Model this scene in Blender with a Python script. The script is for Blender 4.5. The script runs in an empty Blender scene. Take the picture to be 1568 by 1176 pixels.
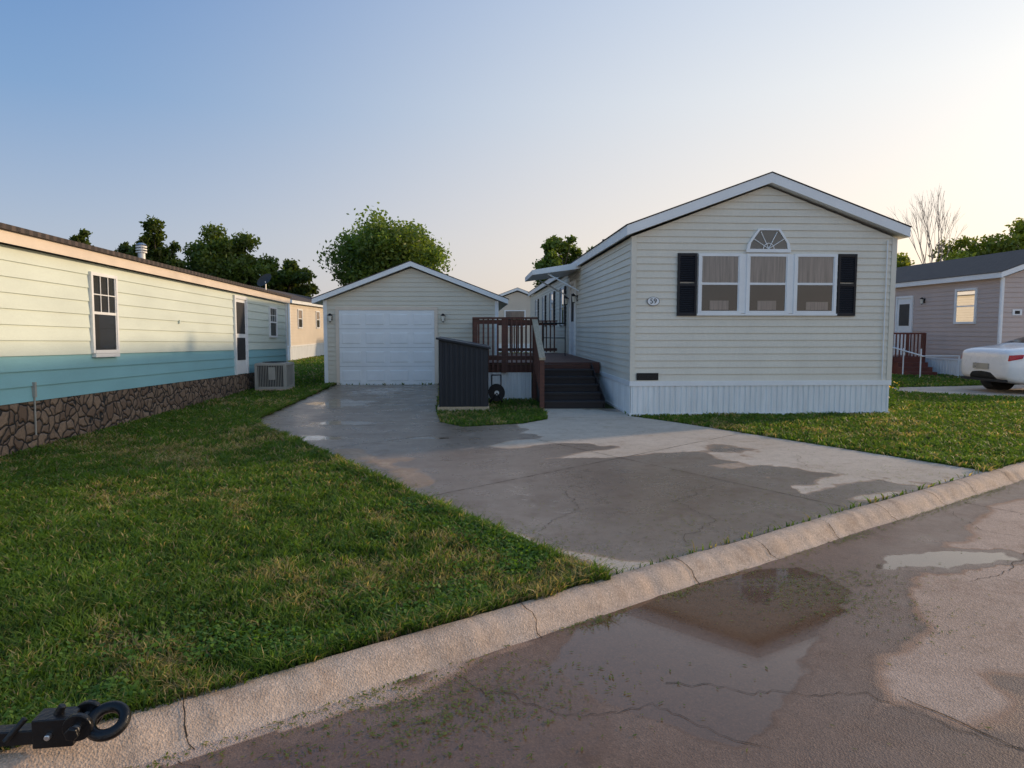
import bpy, bmesh, math, random
import numpy as np
from mathutils import Vector, Matrix
rng=np.random.default_rng(7); random.seed(7)
scene=bpy.context.scene
COL=scene.collection
R=math.radians

# ------------------------------------------------------------------ materials
def new_mat(name):
    m=bpy.data.materials.new(name); m.use_nodes=True
    nt=m.node_tree; b=nt.nodes["Principled BSDF"]
    return m,nt,b
def N(nt,t,**kw):
    n=nt.nodes.new(t)
    for k,v in kw.items(): setattr(n,k,v)
    return n
def mixc(nt,fac,a,b,blend='MIX'):
    n=nt.nodes.new('ShaderNodeMix'); n.data_type='RGBA'; n.blend_type=blend
    for idx,val in ((0,fac),(6,a),(7,b)):
        if hasattr(val,'is_output'): nt.links.new(val,n.inputs[idx])
        elif idx==0: n.inputs[0].default_value=val
        else: n.inputs[idx].default_value=(*val[:3],1)
    return n.outputs[2]
def maprange(nt,src,a,b,c=0,d=1):
    n=nt.nodes.new('ShaderNodeMapRange'); nt.links.new(src,n.inputs[0])
    for i,v in enumerate((a,b,c,d)): n.inputs[i+1].default_value=v
    return n.outputs[0]
def math2(nt,op,a,b):
    n=nt.nodes.new('ShaderNodeMath'); n.operation=op
    for i,v in enumerate((a,b)):
        if hasattr(v,'is_output'): nt.links.new(v,n.inputs[i])
        else: n.inputs[i].default_value=v
    return n.outputs[0]
def noise(nt,scale,detail=4,vec=None,rough=.55):
    n=nt.nodes.new('ShaderNodeTexNoise'); n.inputs['Scale'].default_value=scale
    n.inputs['Detail'].default_value=detail; n.inputs['Roughness'].default_value=rough
    if vec is not None: nt.links.new(vec,n.inputs['Vector'])
    return n.outputs['Fac']
def objvec(nt,scale=(1,1,1)):
    tc=nt.nodes.new('ShaderNodeTexCoord'); mp=nt.nodes.new('ShaderNodeMapping')
    mp.inputs['Scale'].default_value=scale
    nt.links.new(tc.outputs['Object'],mp.inputs['Vector']); return mp.outputs[0]
def mat(name,col,rough=.6,metal=0,var=.12,nscale=3,stretch=(1,1,1),bump=0,bscale=60,spec=.5,fine=.05):
    m,nt,b=new_mat(name)
    v=objvec(nt,stretch)
    n1=noise(nt,nscale,5,v)
    c=mixc(nt,maprange(nt,n1,.3,.7),[x*(1-var) for x in col],[min(1,x*(1+var)) for x in col])
    n2=noise(nt,nscale*25,3,v)
    c=mixc(nt,maprange(nt,n2,.35,.75,0,fine*4),c,[x*.6 for x in col])
    nt.links.new(c,b.inputs['Base Color'])
    nt.links.new(maprange(nt,n1,.2,.8,max(0,rough-.08),min(1,rough+.08)),b.inputs['Roughness'])
    b.inputs['Metallic'].default_value=metal
    b.inputs['Specular IOR Level'].default_value=spec
    if bump:
        bn=nt.nodes.new('ShaderNodeBump'); bn.inputs['Strength'].default_value=bump; bn.inputs['Distance'].default_value=.01
        nt.links.new(noise(nt,bscale,4,v),bn.inputs['Height']); nt.links.new(bn.outputs[0],b.inputs['Normal'])
    return m

M_siding=mat('cream_siding',(.70,.655,.555),.5,var=.06,nscale=1.2,stretch=(1,1,.5),fine=.04)
M_gsiding=mat('garage_siding',(.64,.585,.475),.5,var=.05,nscale=1.2,fine=.03)
M_blue=mat('pale_aqua_siding',(.64,.71,.63),.55,var=.06,nscale=.9,stretch=(1,1,3),fine=.03)
M_teal_shade=mat('teal_siding_with_shade',(.24,.49,.54),.5,var=.07,nscale=.9,stretch=(1,1,3),fine=.03)  # lower siding teal, with the shade on the aqua paint put into its colour
M_tan=mat('tan_siding',(.52,.42,.375),.6,var=.06,nscale=1.5,fine=.02)
M_cream2=mat('pale_siding',(.62,.54,.44),.6,var=.06,nscale=1.5,fine=.02)
M_white=mat('white_vinyl',(.80,.81,.81),.42,var=.05,nscale=2.5,fine=.03)
M_skirt=mat('white_skirting',(.76,.78,.78),.45,var=.10,nscale=1.5,stretch=(6,6,.8),fine=.05)
M_fascia=mat('cream_fascia',(.74,.62,.50),.5,var=.08,nscale=2,fine=.03)
M_black=mat('black_shutter',(.014,.014,.018),.5,var=.2,spec=.3)
M_shed=mat('dark_grey_shed',(.024,.027,.033),.55,var=.2,nscale=2,spec=.3)
M_deck=mat('brown_stained_wood',(.10,.035,.022),.6,var=.35,nscale=4,stretch=(1,1,6))
M_step=mat('dark_step_paint',(.020,.014,.014),.6,var=.3,nscale=4)
M_lwood=mat('weathered_wood',(.42,.34,.23),.7,var=.25,nscale=5,stretch=(6,1,6))
M_metal=mat('galvanised_metal',(.55,.55,.55),.35,metal=.9,var=.1)
M_ac=mat('ac_grey',(.36,.35,.32),.5,var=.1)
M_dark=mat('dark_interior',(.02,.02,.022),.8)
M_screen=mat('insect_screen',(.060,.056,.052),.7,var=.35,nscale=2)
M_curtain=mat('curtain',(.55,.47,.44),.9,var=.30,nscale=3,stretch=(12,12,.6))
M_iron=mat('black_iron',(.010,.010,.011),.33,metal=.3,var=.3,nscale=12,bump=.3)
M_redbrown=mat('red_brown_wood',(.16,.045,.03),.6,var=.25)
M_text=mat('number_black',(.02,.02,.02),.5)
M_bark=mat('bark',(.10,.075,.055),.9,var=.3,nscale=6,stretch=(3,3,.6),bump=.8,bscale=12)
M_grille=mat('dark_grille',(.04,.04,.04),.6)
M_seam=mat('door_seam',(.24,.25,.26),.6)
M_lens=mat('frosted_lamp_glass',(.7,.68,.6),.2)

def m_shingle():
    m,nt,b=new_mat('shingles'); v=objvec(nt)
    br=N(nt,'ShaderNodeTexBrick'); nt.links.new(v,br.inputs['Vector'])
    br.inputs['Scale'].default_value=3; br.inputs['Color1'].default_value=(.10,.075,.062,1); br.inputs['Color2'].default_value=(.06,.048,.043,1)
    br.inputs['Mortar'].default_value=(.02,.018,.016,1)
    c=mixc(nt,maprange(nt,noise(nt,80,2,v),.3,.7,0,.5),br.outputs[0],(.13,.10,.09))
    nt.links.new(c,b.inputs['Base Color']); b.inputs['Roughness'].default_value=.95
    return m
M_shingle=m_shingle()

def m_glass():
    m=bpy.data.materials.new('window_glass'); m.use_nodes=True; nt=m.node_tree; nt.nodes.clear()
    o=N(nt,'ShaderNodeOutputMaterial'); mx=N(nt,'ShaderNodeMixShader'); fr=N(nt,'ShaderNodeFresnel'); fr.inputs[0].default_value=1.7
    tr=N(nt,'ShaderNodeBsdfTransparent'); tr.inputs[0].default_value=(.9,.92,.92,1)
    gl=N(nt,'ShaderNodeBsdfGlossy'); gl.inputs['Roughness'].default_value=.02
    nt.links.new(fr.outputs[0],mx.inputs[0]); nt.links.new(tr.outputs[0],mx.inputs[1]); nt.links.new(gl.outputs[0],mx.inputs[2])
    nt.links.new(mx.outputs[0],o.inputs[0]); return m
M_glass=m_glass()

def m_stone():
    m,nt,b=new_mat('flagstone_skirting'); v=objvec(nt)
    nz=N(nt,'ShaderNodeTexNoise'); nz.inputs['Scale'].default_value=3; nt.links.new(v,nz.inputs['Vector'])
    mp=N(nt,'ShaderNodeVectorMath',operation='MULTIPLY_ADD'); nt.links.new(nz.outputs['Color'],mp.inputs[0]); mp.inputs[1].default_value=(.28,.28,.28); nt.links.new(v,mp.inputs[2])
    e=N(nt,'ShaderNodeTexVoronoi',feature='DISTANCE_TO_EDGE'); e.inputs['Scale'].default_value=6.0; nt.links.new(mp.outputs[0],e.inputs['Vector'])
    c=N(nt,'ShaderNodeTexVoronoi',feature='F1'); c.inputs['Scale'].default_value=6.0; nt.links.new(mp.outputs[0],c.inputs['Vector'])
    sp=N(nt,'ShaderNodeSeparateColor'); nt.links.new(c.outputs['Color'],sp.inputs[0])
    col=mixc(nt,sp.outputs[0],(.15,.095,.062),(.27,.19,.13))
    col=mixc(nt,maprange(nt,noise(nt,30,4,v),.35,.7,0,.6),col,(.11,.075,.055))
    f=maprange(nt,e.outputs['Distance'],.03,.065)
    col=mixc(nt,f,(.010,.010,.011),col)
    nt.links.new(col,b.inputs['Base Color']); b.inputs['Roughness'].default_value=.8
    bn=N(nt,'ShaderNodeBump'); bn.inputs['Strength'].default_value=1; bn.inputs['Distance'].default_value=.03
    nt.links.new(maprange(nt,e.outputs['Distance'],0,.15),bn.inputs['Height']); nt.links.new(bn.outputs[0],b.inputs['Normal'])
    return m
M_stone=m_stone()

def m_leaf(name,tr=.35,tint=(1.7,1.6,.7)):
    m=bpy.data.materials.new(name); m.use_nodes=True; nt=m.node_tree; nt.nodes.clear()
    o=N(nt,'ShaderNodeOutputMaterial'); mx=N(nt,'ShaderNodeMixShader'); mx.inputs[0].default_value=tr
    a=N(nt,'ShaderNodeAttribute',attribute_name='Col')
    p=N(nt,'ShaderNodeBsdfPrincipled'); p.inputs['Roughness'].default_value=.5; p.inputs['Specular IOR Level'].default_value=.3
    t=N(nt,'ShaderNodeBsdfTranslucent')
    nt.links.new(a.outputs['Color'],p.inputs['Base Color'])
    c=mixc(nt,1.0,a.outputs['Color'],tint,'MULTIPLY'); nt.links.new(c,t.inputs[0])
    nt.links.new(p.outputs[0],mx.inputs[1]); nt.links.new(t.outputs[0],mx.inputs[2]); nt.links.new(mx.outputs[0],o.inputs[0]); return m
M_leaf=m_leaf('tree_leaves',.40,(1.7,1.7,.7)); M_grass=m_leaf('grass_blades',.46,(1.7,1.65,.7))

def m_ground():
    m,nt,b=new_mat('ground_soil_grass'); v=objvec(nt)
    c=mixc(nt,maprange(nt,noise(nt,.7,5,v),.35,.65),(.045,.072,.018),(.09,.09,.032))
    c=mixc(nt,maprange(nt,noise(nt,25,4,v),.4,.65,0,.7),c,(.05,.04,.02))
    nt.links.new(c,b.inputs['Base Color']); b.inputs['Roughness'].default_value=1; b.inputs['Specular IOR Level'].default_value=.1
    bn=N(nt,'ShaderNodeBump'); bn.inputs['Strength'].default_value=.7; bn.inputs['Distance'].default_value=.05
    nt.links.new(noise(nt,40,4,v),bn.inputs['Height']); nt.links.new(bn.outputs[0],b.inputs['Normal'])
    return m
def m_concrete(name,dry,dry2,wetc,attr=True,agg=1.0,rw=.24,poolc=(.66,.56,.46),dmp=(.36,.47),coat=.25,pr=.02):
    m,nt,b=new_mat(name); v=objvec(nt)
    c=mixc(nt,maprange(nt,noise(nt,.9,6,v,.6),.32,.68),dry,dry2)
    c=mixc(nt,maprange(nt,noise(nt,7,5,v,.7),.45,.75,0,.45),c,[x*.6 for x in dry])
    c=mixc(nt,maprange(nt,noise(nt,2.2,6,v,.75),.54,.68,0,.45),c,[dry[0]*.60,dry[1]*.50,dry[2]*.42])
    c=mixc(nt,maprange(nt,noise(nt,22,5,v,.8),.58,.70,0,.45),c,[dry[0]*.42,dry[1]*.36,dry[2]*.30])
    vo=N(nt,'ShaderNodeTexVoronoi'); vo.inputs['Scale'].default_value=120; nt.links.new(v,vo.inputs['Vector'])
    sp=N(nt,'ShaderNodeSeparateColor'); nt.links.new(vo.outputs['Color'],sp.inputs[0])
    c=mixc(nt,maprange(nt,sp.outputs[0],.6,1,0,.5*agg),c,[min(1,x*1.45) for x in dry2])
    c=mixc(nt,maprange(nt,sp.outputs[1],.65,1,0,.5*agg),c,[x*.45 for x in dry])
    bn=N(nt,'ShaderNodeBump'); bn.inputs['Distance'].default_value=.004
    nt.links.new(math2(nt,'ADD',noise(nt,110,3,v),vo.outputs['Distance']),bn.inputs['Height'])
    if attr:
        a=N(nt,'ShaderNodeAttribute',attribute_name='wet')
        w=math2(nt,'ADD',a.outputs['Fac'],maprange(nt,noise(nt,9,6,v,.65),.2,.8,-.06,.06))
        damp=maprange(nt,w,*dmp)
        pool=maprange(nt,w,.78,.87)
        rim=math2(nt,'MULTIPLY',maprange(nt,w,.22,.36),maprange(nt,w,.36,.52,1,0))
        c=mixc(nt,math2(nt,'MULTIPLY',rim,.6),c,[dry[0]*.60,dry[1]*.44,dry[2]*.33])
        cd=mixc(nt,1,c,wetc,'MULTIPLY'); c=mixc(nt,damp,c,cd)
        cp=mixc(nt,1,c,poolc,'MULTIPLY'); c=mixc(nt,maprange(nt,w,.70,.86),c,cp)
        nt.links.new(c,b.inputs['Base Color'])
        rr=mixc(nt,damp,(.88,.88,.88),(rw,rw,rw))
        nz=maprange(nt,noise(nt,2.2,6,v,.6),.25,.75,-.13,.17)
        r1=math2(nt,'ADD',rr,nz)
        r2=N(nt,'ShaderNodeMix'); nt.links.new(pool,r2.inputs[0]); nt.links.new(r1,r2.inputs[2]); nt.links.new(maprange(nt,noise(nt,6,5,v,.7),.35,.7,pr*.5,pr*3.5),r2.inputs[3])
        nt.links.new(r2.outputs[0],b.inputs['Roughness'])
        nt.links.new(maprange(nt,w,.35,.86,.6,0.012),bn.inputs['Strength'])
        b.inputs['IOR'].default_value=1.42
        nt.links.new(math2(nt,'MULTIPLY',pool,coat),b.inputs['Coat Weight']); b.inputs['Coat Roughness'].default_value=.015; b.inputs['Coat IOR'].default_value=1.5
    else:
        c=mixc(nt,maprange(nt,noise(nt,1.1,5,v,.65),.50,.68,0,.55),c,[dry[0]*.45,dry[1]*.38,dry[2]*.32])
        nt.links.new(c,b.inputs['Base Color']); b.inputs['Roughness'].default_value=.85; bn.inputs['Strength'].default_value=.6
    nt.links.new(bn.outputs[0],b.inputs['Normal'])
    return m
M_ground=m_ground()
M_road=m_concrete('road_concrete',(.42,.29,.21),(.52,.375,.285),(.42,.36,.32),agg=.8,rw=.34)
M_drive=m_concrete('driveway_concrete',(.50,.405,.31),(.60,.505,.405),(.40,.355,.32),agg=.35,rw=.30,dmp=(.30,.52),coat=.6)
M_curb=m_concrete('kerb_concrete',(.48,.345,.25),(.60,.45,.335),None,attr=False,agg=.8)
M_crack=mat('crack_dark',(.035,.028,.022),.9)

# ------------------------------------------------------------------ mesh helpers
def empty(name,loc=(0,0,0),rotz=0,rotx=0):
    e=bpy.data.objects.new(name,None); COL.objects.link(e); e.location=loc; e.rotation_euler=(rotx,0,rotz); e.empty_display_size=.3
    return e
class MB:
    def __init__(s): s.v=[];s.f=[];s.m=[];s.mats=[]
    def mi(s,m):
        if m not in s.mats: s.mats.append(m)
        return s.mats.index(m)
    def poly(s,pts,m):
        k=len(s.v); s.v+= [tuple(p) for p in pts]; s.f.append(tuple(range(k,k+len(pts)))); s.m.append(s.mi(m))
    def hexa(s,p,m):
        k=len(s.v); s.v+=[tuple(q) for q in p]; i=s.mi(m)
        for f in ((0,3,2,1),(4,5,6,7),(0,1,5,4),(1,2,6,5),(2,3,7,6),(3,0,4,7)):
            s.f.append(tuple(k+a for a in f)); s.m.append(i)
    def box(s,x0,x1,y0,y1,z0,z1,m):
        s.hexa([(x0,y0,z0),(x1,y0,z0),(x1,y1,z0),(x0,y1,z0),(x0,y0,z1),(x1,y0,z1),(x1,y1,z1),(x0,y1,z1)],m)
    def extr(s,pts,y0,y1,m):
        k=len(s.v); n=len(pts); i=s.mi(m)
        s.v+=[(a,y0,b) for a,b in pts]+[(a,y1,b) for a,b in pts]
        s.f.append(tuple(range(k,k+n))); s.m.append(i)
        s.f.append(tuple(range(k+2*n-1,k+n-1,-1))); s.m.append(i)
        for a in range(n):
            b=(a+1)%n; s.f.append((k+a,k+n+a,k+n+b,k+b)); s.m.append(i)
    def tube(s,p0,p1,r0,r1,m,n=8,cap=True):
        p0=Vector(p0);p1=Vector(p1); d=(p1-p0)
        if d.length<1e-6: return
        d.normalize(); a=d.orthogonal().normalized(); b=d.cross(a); k=len(s.v); i=s.mi(m)
        for p,r in((p0,r0),(p1,r1)):
            for j in range(n):
                t=2*math.pi*j/n; s.v.append(tuple(p+a*math.cos(t)*r+b*math.sin(t)*r))
        for j in range(n):
            q=(j+1)%n; s.f.append((k+j,k+q,k+n+q,k+n+j)); s.m.append(i)
        if cap:
            s.f.append(tuple(range(k+n-1,k-1,-1))); s.m.append(i); s.f.append(tuple(range(k+n,k+2*n))); s.m.append(i)
    def torus(s,c,ax,R_,r,m,a0=0,a1=2*math.pi,n=36,k=12,sx=1.0):
        c=Vector(c); ax=Vector(ax).normalized(); u=Vector((1,0,0)); u=(u-ax*u.dot(ax)).normalized(); w=ax.cross(u); i=s.mi(m); base=len(s.v)
        for a in range(n+1):
            t=a0+(a1-a0)*a/n; d=u*math.cos(t)*sx+w*math.sin(t)
            dn=(u*math.cos(t)+w*math.sin(t))
            for b in range(k):
                q=2*math.pi*b/k; s.v.append(tuple(c+d*R_+dn*math.cos(q)*r+ax*math.sin(q)*r))
        for a in range(n):
            for b in range(k):
                b2=(b+1)%k; s.f.append((base+a*k+b,base+a*k+b2,base+(a+1)*k+b2,base+(a+1)*k+b)); s.m.append(i)
    def obj(s,name,parent=None,smooth=False,bevel=0):
        me=bpy.data.meshes.new(name); me.from_pydata(s.v,[],s.f)
        for m in s.mats: me.materials.append(m)
        me.polygons.foreach_set('material_index',s.m)
        if smooth: me.polygons.foreach_set('use_smooth',[True]*len(s.f))
        me.update(); o=bpy.data.objects.new(name,me); COL.objects.link(o)
        if parent: o.parent=parent
        if bevel:
            b=o.modifiers.new('bev','BEVEL'); b.width=bevel; b.segments=2; b.limit_method='ANGLE'
        return o
class Wall:
    def __init__(s,p0,u,w): s.p=Vector((*p0,0)); s.u=Vector((*u,0)); s.w=Vector((*w,0))
    def P(s,a,o,z): return s.p+s.u*a+s.w*o+Vector((0,0,z))
    def box(s,mb,a0,a1,o0,o1,z0,z1,m):
        P=s.P; mb.hexa([P(a0,o0,z0),P(a1,o0,z0),P(a1,o1,z0),P(a0,o1,z0),P(a0,o0,z1),P(a1,o0,z1),P(a1,o1,z1),P(a0,o1,z1)],m)
    def siding(s,mb,L,z0,ze,zp,m,lap=.125,low=None,zlow=0):
        def ext(z):
            if z<=ze: return 0,L
            k=min(1,(z-ze)/(zp-ze)); return k*L/2,L-k*L/2
        z=z0
        while z<zp-1e-4:
            zt=min(z+lap,zp)
            if z<ze<zt: zt=ze
            a0,a1=ext(z); b0,b1=ext(zt); P=s.P; mm=low if (low and z<zlow-.01) else m
            j=random.uniform(-.0015,.0015)
            mb.poly([P(a0,.020+j,z),P(a1,.020-j,z),P(b1,.004,zt),P(b0,.004,zt)],mm)
            mb.poly([P(a0,.004,z),P(a1,.004,z),P(a1,.020-j,z),P(a0,.020+j,z)],mm)
            z=zt
    def ribs(s,mb,L,z0,z1,m,pitch=.10,d=.014):
        P=s.P; a=0
        while a<L-1e-4:
            e=min(a+pitch,L); q=e-a
            xs=[a,a+q*.30,a+q*.40,a+q*.90,e]; os=[0,0,d,d,0]
            for i in range(4): mb.poly([P(xs[i],os[i]+.004,z0),P(xs[i+1],os[i+1]+.004,z0),P(xs[i+1],os[i+1]+.004,z1),P(xs[i],os[i]+.004,z1)],m)
            a=e
    def window(s,mb,a0,a1,z0,z1,back_top=None,back_bot=None,casing=.05,grid=False,trim=None):
        trim=trim or M_white; bt=back_top or M_curtain; bb=back_bot or M_screen
        c=casing; zm=(z0+z1)/2
        s.box(mb,a0,a0+c,0,.055,z0,z1,trim); s.box(mb,a1-c,a1,0,.055,z0,z1,trim)
        s.box(mb,a0+c,a1-c,0,.053,z1-c,z1,trim); s.box(mb,a0+c,a1-c,0,.060,z0,z0+c,trim)
        s.box(mb,a0+c,a1-c,.021,.046,zm-.02,zm+.02,trim)
        P=s.P
        mb.poly([P(a0+c,.022,zm),P(a1-c,.022,zm),P(a1-c,.022,z1-c),P(a0+c,.022,z1-c)],bt)
        mb.poly([P(a0+c,.022,z0+c),P(a1-c,.022,z0+c),P(a1-c,.022,zm),P(a0+c,.022,zm)],bb)
        mb.poly([P(a0+c,.034,z0+c),P(a1-c,.034,z0+c),P(a1-c,.034,z1-c),P(a0+c,.034,z1-c)],M_glass)
        for q in (a0+c,a1-c-.02): s.box(mb,q,q+.02,.023,.042,z0+c,z1-c,trim)
        if grid:
            for i in (1,2):
                x=a0+c+(a1-a0-2*c)*i/3; s.box(mb,x-.008,x+.008,.036,.043,zm+.02,z1-c,trim)
            z=(zm+z1-c)/2; s.box(mb,a0+c,a1-c,.0365,.0425,z-.008,z+.008,trim)
    def shutter(s,mb,a0,a1,z0,z1,m):
        s.box(mb,a0,a0+.04,.01,.05,z0,z1,m); s.box(mb,a1-.04,a1,.01,.05,z0,z1,m)
        zm=(z0+z1)/2
        for q in (z0,zm-.025,z1-.05): s.box(mb,a0+.04,a1-.04,.01,.048,q,q+.05,m)
        z=z0+.05
        while z<z1-.06:
            if not(zm-.05<z<zm+.03):
                P=s.P; mb.poly([P(a0+.04,.046,z),P(a1-.04,.046,z),P(a1-.04,.024,z+.032),P(a0+.04,.024,z+.032)],m)
                mb.poly([P(a0+.04,.024,z),P(a1-.04,.024,z),P(a1-.04,.046,z),P(a0+.04,.046,z)],m)
            z+=.033
    def lamp(s,mb,a,z):
        s.box(mb,a-.05,a+.05,.005,.03,z-.09,z+.07,M_black)
        s.box(mb,a-.012,a+.012,.03,.10,z+.03,z+.05,M_black)
        c=s.P(a,.11,0)
        mb.tube((c.x,c.y,z-.12),(c.x,c.y,z+.04),.035,.055,M_lens,8)
        mb.tube((c.x,c.y,z+.04),(c.x,c.y,z+.10),.075,.02,M_black,8)
        mb.tube((c.x,c.y,z-.15),(c.x,c.y,z-.12),.015,.04,M_black,8)

def roof(parent,x0,x1,ze,zp,y0,y1,t,fascia,name='roof'):
    xp=(x0+x1)/2; mb=MB()
    mb.extr([(x0,ze-t),(x0,ze),(xp,zp),(x1,ze),(x1,ze-t),(xp,zp-t)],y0,y1,fascia)
    dz=.008
    for sgn in (0,1):
        a=(x0-.02,ze-.005) if sgn==0 else (x1+.02,ze-.005)
        mb.extr([(a[0],a[1]+dz),(a[0],a[1]+dz+.014),(xp,zp+dz+.014),(xp,zp+dz)],y0-.012,y1+.012,M_shingle)
    return mb.obj(name,parent)

def np_mesh(name,V,T,C=None,mats=(),parent=None,k=3,attr='Col',wet=None):
    me=bpy.data.meshes.new(name); V=np.asarray(V,dtype=np.float32); T=np.asarray(T,dtype=np.int32)
    me.vertices.add(len(V)); me.vertices.foreach_set('co',V.ravel())
    me.loops.add(T.size); me.loops.foreach_set('vertex_index',T.ravel())
    me.polygons.add(len(T)); me.polygons.foreach_set('loop_start',np.arange(0,T.size,k,dtype=np.int32))
    me.update(calc_edges=True)
    if C is not None:
        ca=me.color_attributes.new('Col','FLOAT_COLOR','POINT')
        C4=np.ones((len(V),4),dtype=np.float32); C4[:,:3]=C; ca.data.foreach_set('color',C4.ravel())
    if wet is not None:
        at=me.attributes.new('wet','FLOAT','POINT'); at.data.foreach_set('value',np.asarray(wet,dtype=np.float32))
    for m in mats: me.materials.append(m)
    o=bpy.data.objects.new(name,me); COL.objects.link(o)
    if parent: o.parent=parent
    return o

_G=np.random.default_rng(3).random((64,64))
def vn(x,y,sc):
    x=np.asarray(x)*sc; y=np.asarray(y)*sc; xi=np.floor(x).astype(int); yi=np.floor(y).astype(int); fx=x-xi; fy=y-yi
    fx=fx*fx*(3-2*fx); fy=fy*fy*(3-2*fy)
    g=lambda a,b:_G[a%64,b%64]
    return (g(xi,yi)*(1-fx)+g(xi+1,yi)*fx)*(1-fy)+(g(xi,yi+1)*(1-fx)+g(xi+1,yi+1)*fx)*fy
def fbm(x,y,sc,o=4):
    r=0;a=.5;t=0
    for i in range(o): r=r+a*vn(np.asarray(x)+i*7.3,np.asarray(y)+i*3.1,sc*2**i); t+=a; a*=.5
    return r/t
def sdpoly(x,y,poly):
    P=np.array(poly,float); best=np.full(x.shape,1e9); nx=np.zeros_like(x); ny=np.zeros_like(x); ins=np.zeros(x.shape,bool)
    for i in range(len(P)):
        a=P[i]; b=P[(i+1)%len(P)]; d=b-a
        t=np.clip(((x-a[0])*d[0]+(y-a[1])*d[1])/(d@d),0,1); qx=a[0]+t*d[0]; qy=a[1]+t*d[1]
        dd=np.hypot(x-qx,y-qy); m=dd<best; best=np.where(m,dd,best); nx=np.where(m,qx,nx); ny=np.where(m,qy,ny)
        if a[1]!=b[1]:
            c=((a[1]>y)!=(b[1]>y))&(x<(b[0]-a[0])*(y-a[1])/(b[1]-a[1])+a[0]); ins^=c
    return np.where(ins,best,-best),nx,ny

# ------------------------------------------------------------------ street frame
SA=R(35); O=np.array([0,3.86]); S=np.array([math.cos(SA),math.sin(SA)]); NN=np.array([-math.sin(SA),math.cos(SA)])
def W(s,n): return O[0]+s*S[0]+n*NN[0], O[1]+s*S[1]+n*NN[1]
def inv(x,y): return (x-O[0])*S[0]+(y-O[1])*S[1],(x-O[0])*NN[0]+(y-O[1])*NN[1]

mb=MB(); prof=[(-500,0),(-8.6,0),(-8.5,-.17),(-.06,-.17),(-.05,0),(40,0),(500,0)]
for i in range(len(prof)-1):
    a,b=prof[i],prof[i+1]
    mb.poly([(*W(-500,a[0]),a[1]),(*W(500,a[0]),a[1]),(*W(500,b[0]),b[1]),(*W(-500,b[0]),b[1])],M_ground)
mb.obj('ground')

RZ=-.10
def road():
    xs=np.concatenate([np.linspace(-60,-4,40,endpoint=False),np.arange(-4,8,.025),np.linspace(8,80,60)])
    ns=np.concatenate([np.linspace(-8.5,-5,10,endpoint=False),np.arange(-5,-.19,.025)])
    A,B=np.meshgrid(xs,ns,indexing='ij'); X,Y=W(A,B)
    n1=fbm(X,Y,1.3,5)-.5; n2=fbm(X+40,Y,5,4)-.5
    damp=[(-6,-1.5),(-2.2,1.6),(.4,3.9),(2.6,5.6),(5.0,7.35),(4.9,6.9),(4.0,5.75),(2.85,4.7),(2.6,4.35),(2.35,3.8),(1.66,3.05),(1.14,2.5),(.6,1.4),(-1.5,.2)]
    d,_,_=sdpoly(X,Y,damp); wet=np.clip(.41+(d+n1*.34+n2*.14)*3.0,0,.66)
    s_,n_=inv(X,Y); g=np.clip(.62-(np.abs(n_+.32)-.10+n1*.35)*3.0,0,.66)*((s_>3)&(s_<7.5)); wet=np.maximum(wet,g)
    pool=[(.12,3.30),(.42,3.72),(.75,4.14),(1.45,4.66),(2.05,4.80),(2.15,4.30),(1.80,3.75),(1.38,3.2),(.92,2.68),(.66,2.85),(.40,3.10)]
    d,_,_=sdpoly(X,Y,pool); wp=np.clip(.84+(d+n1*.26+n2*.14)*4,0,1); wet=np.maximum(wet,np.where(wp>.62,wp,0))
    # irregular shallow puddle further up the street
    pd=[(2.62,4.78),(2.78,5.02),(3.05,5.14),(3.42,5.18),(3.72,5.10),(3.70,4.96),(3.40,4.83),(3.05,4.74),(2.80,4.70)]
    d,_,_=sdpoly(X,Y,pd); wp=np.clip(.80+(d+n1*.30+n2*.22)*4,0,1); wet=np.maximum(wet,np.where(wp>.30,wp,0))
    fl=[(-1.6,2.2),(-.3,3.15),(.5,3.75),(.4,3.3),(.45,2.6),(-.1,2.0),(-1.2,1.6)]
    d,_,_=sdpoly(X,Y,fl); wp=np.clip(.70+(d+n1*.5)*1.0,0,.80); wet=np.maximum(wet,np.where(wp>.6,wp,0))
    patch=np.clip((fbm(X+9,Y+5,.8,4)-.58)*5,0,.5); wet=np.maximum(wet,patch)
    V=np.stack([X,Y,np.full(X.shape,RZ)],-1).reshape(-1,3)
    n,m=A.shape; idx=np.arange(n*m).reshape(n,m)
    F=np.stack([idx[:-1,:-1],idx[1:,:-1],idx[1:,1:],idx[:-1,1:]],-1).reshape(-1,4)
    return np_mesh('road',V,F,None,[M_road],k=4,wet=wet.ravel())
road_o=road()

def ribbon(mb,pts,z,w,m,jit=.02,step=.05):
    out=[]
    for i in range(len(pts)-1):
        a=Vector(pts[i]);b=Vector(pts[i+1]); n=max(2,int((b-a).length/step))
        for j in range(n): out.append(a.lerp(b,j/n))
    out.append(Vector(pts[-1])); q=[]
    j0=0
    for i,p in enumerate(out):
        j0=j0*.8+random.uniform(-jit,jit)*.5
        d=(out[min(i+1,len(out)-1)]-out[max(i-1,0)]).normalized(); nrm=Vector((-d.y,d.x)); ww=w*random.uniform(.35,1.2)
        q.append((p+nrm*(j0+ww/2),p+nrm*(j0-ww/2)))
    for i in range(len(q)-1):
        a,b=q[i],q[i+1]; mb.poly([(a[0].x,a[0].y,z),(a[1].x,a[1].y,z),(b[1].x,b[1].y,z),(b[0].x,b[0].y,z)],m)
mb=MB()
for s in (-7,-3.2,1.0,5.2,9.4,13.6): ribbon(mb,[W(s,-1.7 if s==1.0 else -.3),W(s,-4.2),W(s+.1,-8.4)],RZ+.003,.008,M_crack,.015)
ribbon(mb,[W(-20,-3.9),W(0,-3.9),W(30,-3.9)],RZ+.003,.010,M_crack,.01)
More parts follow.
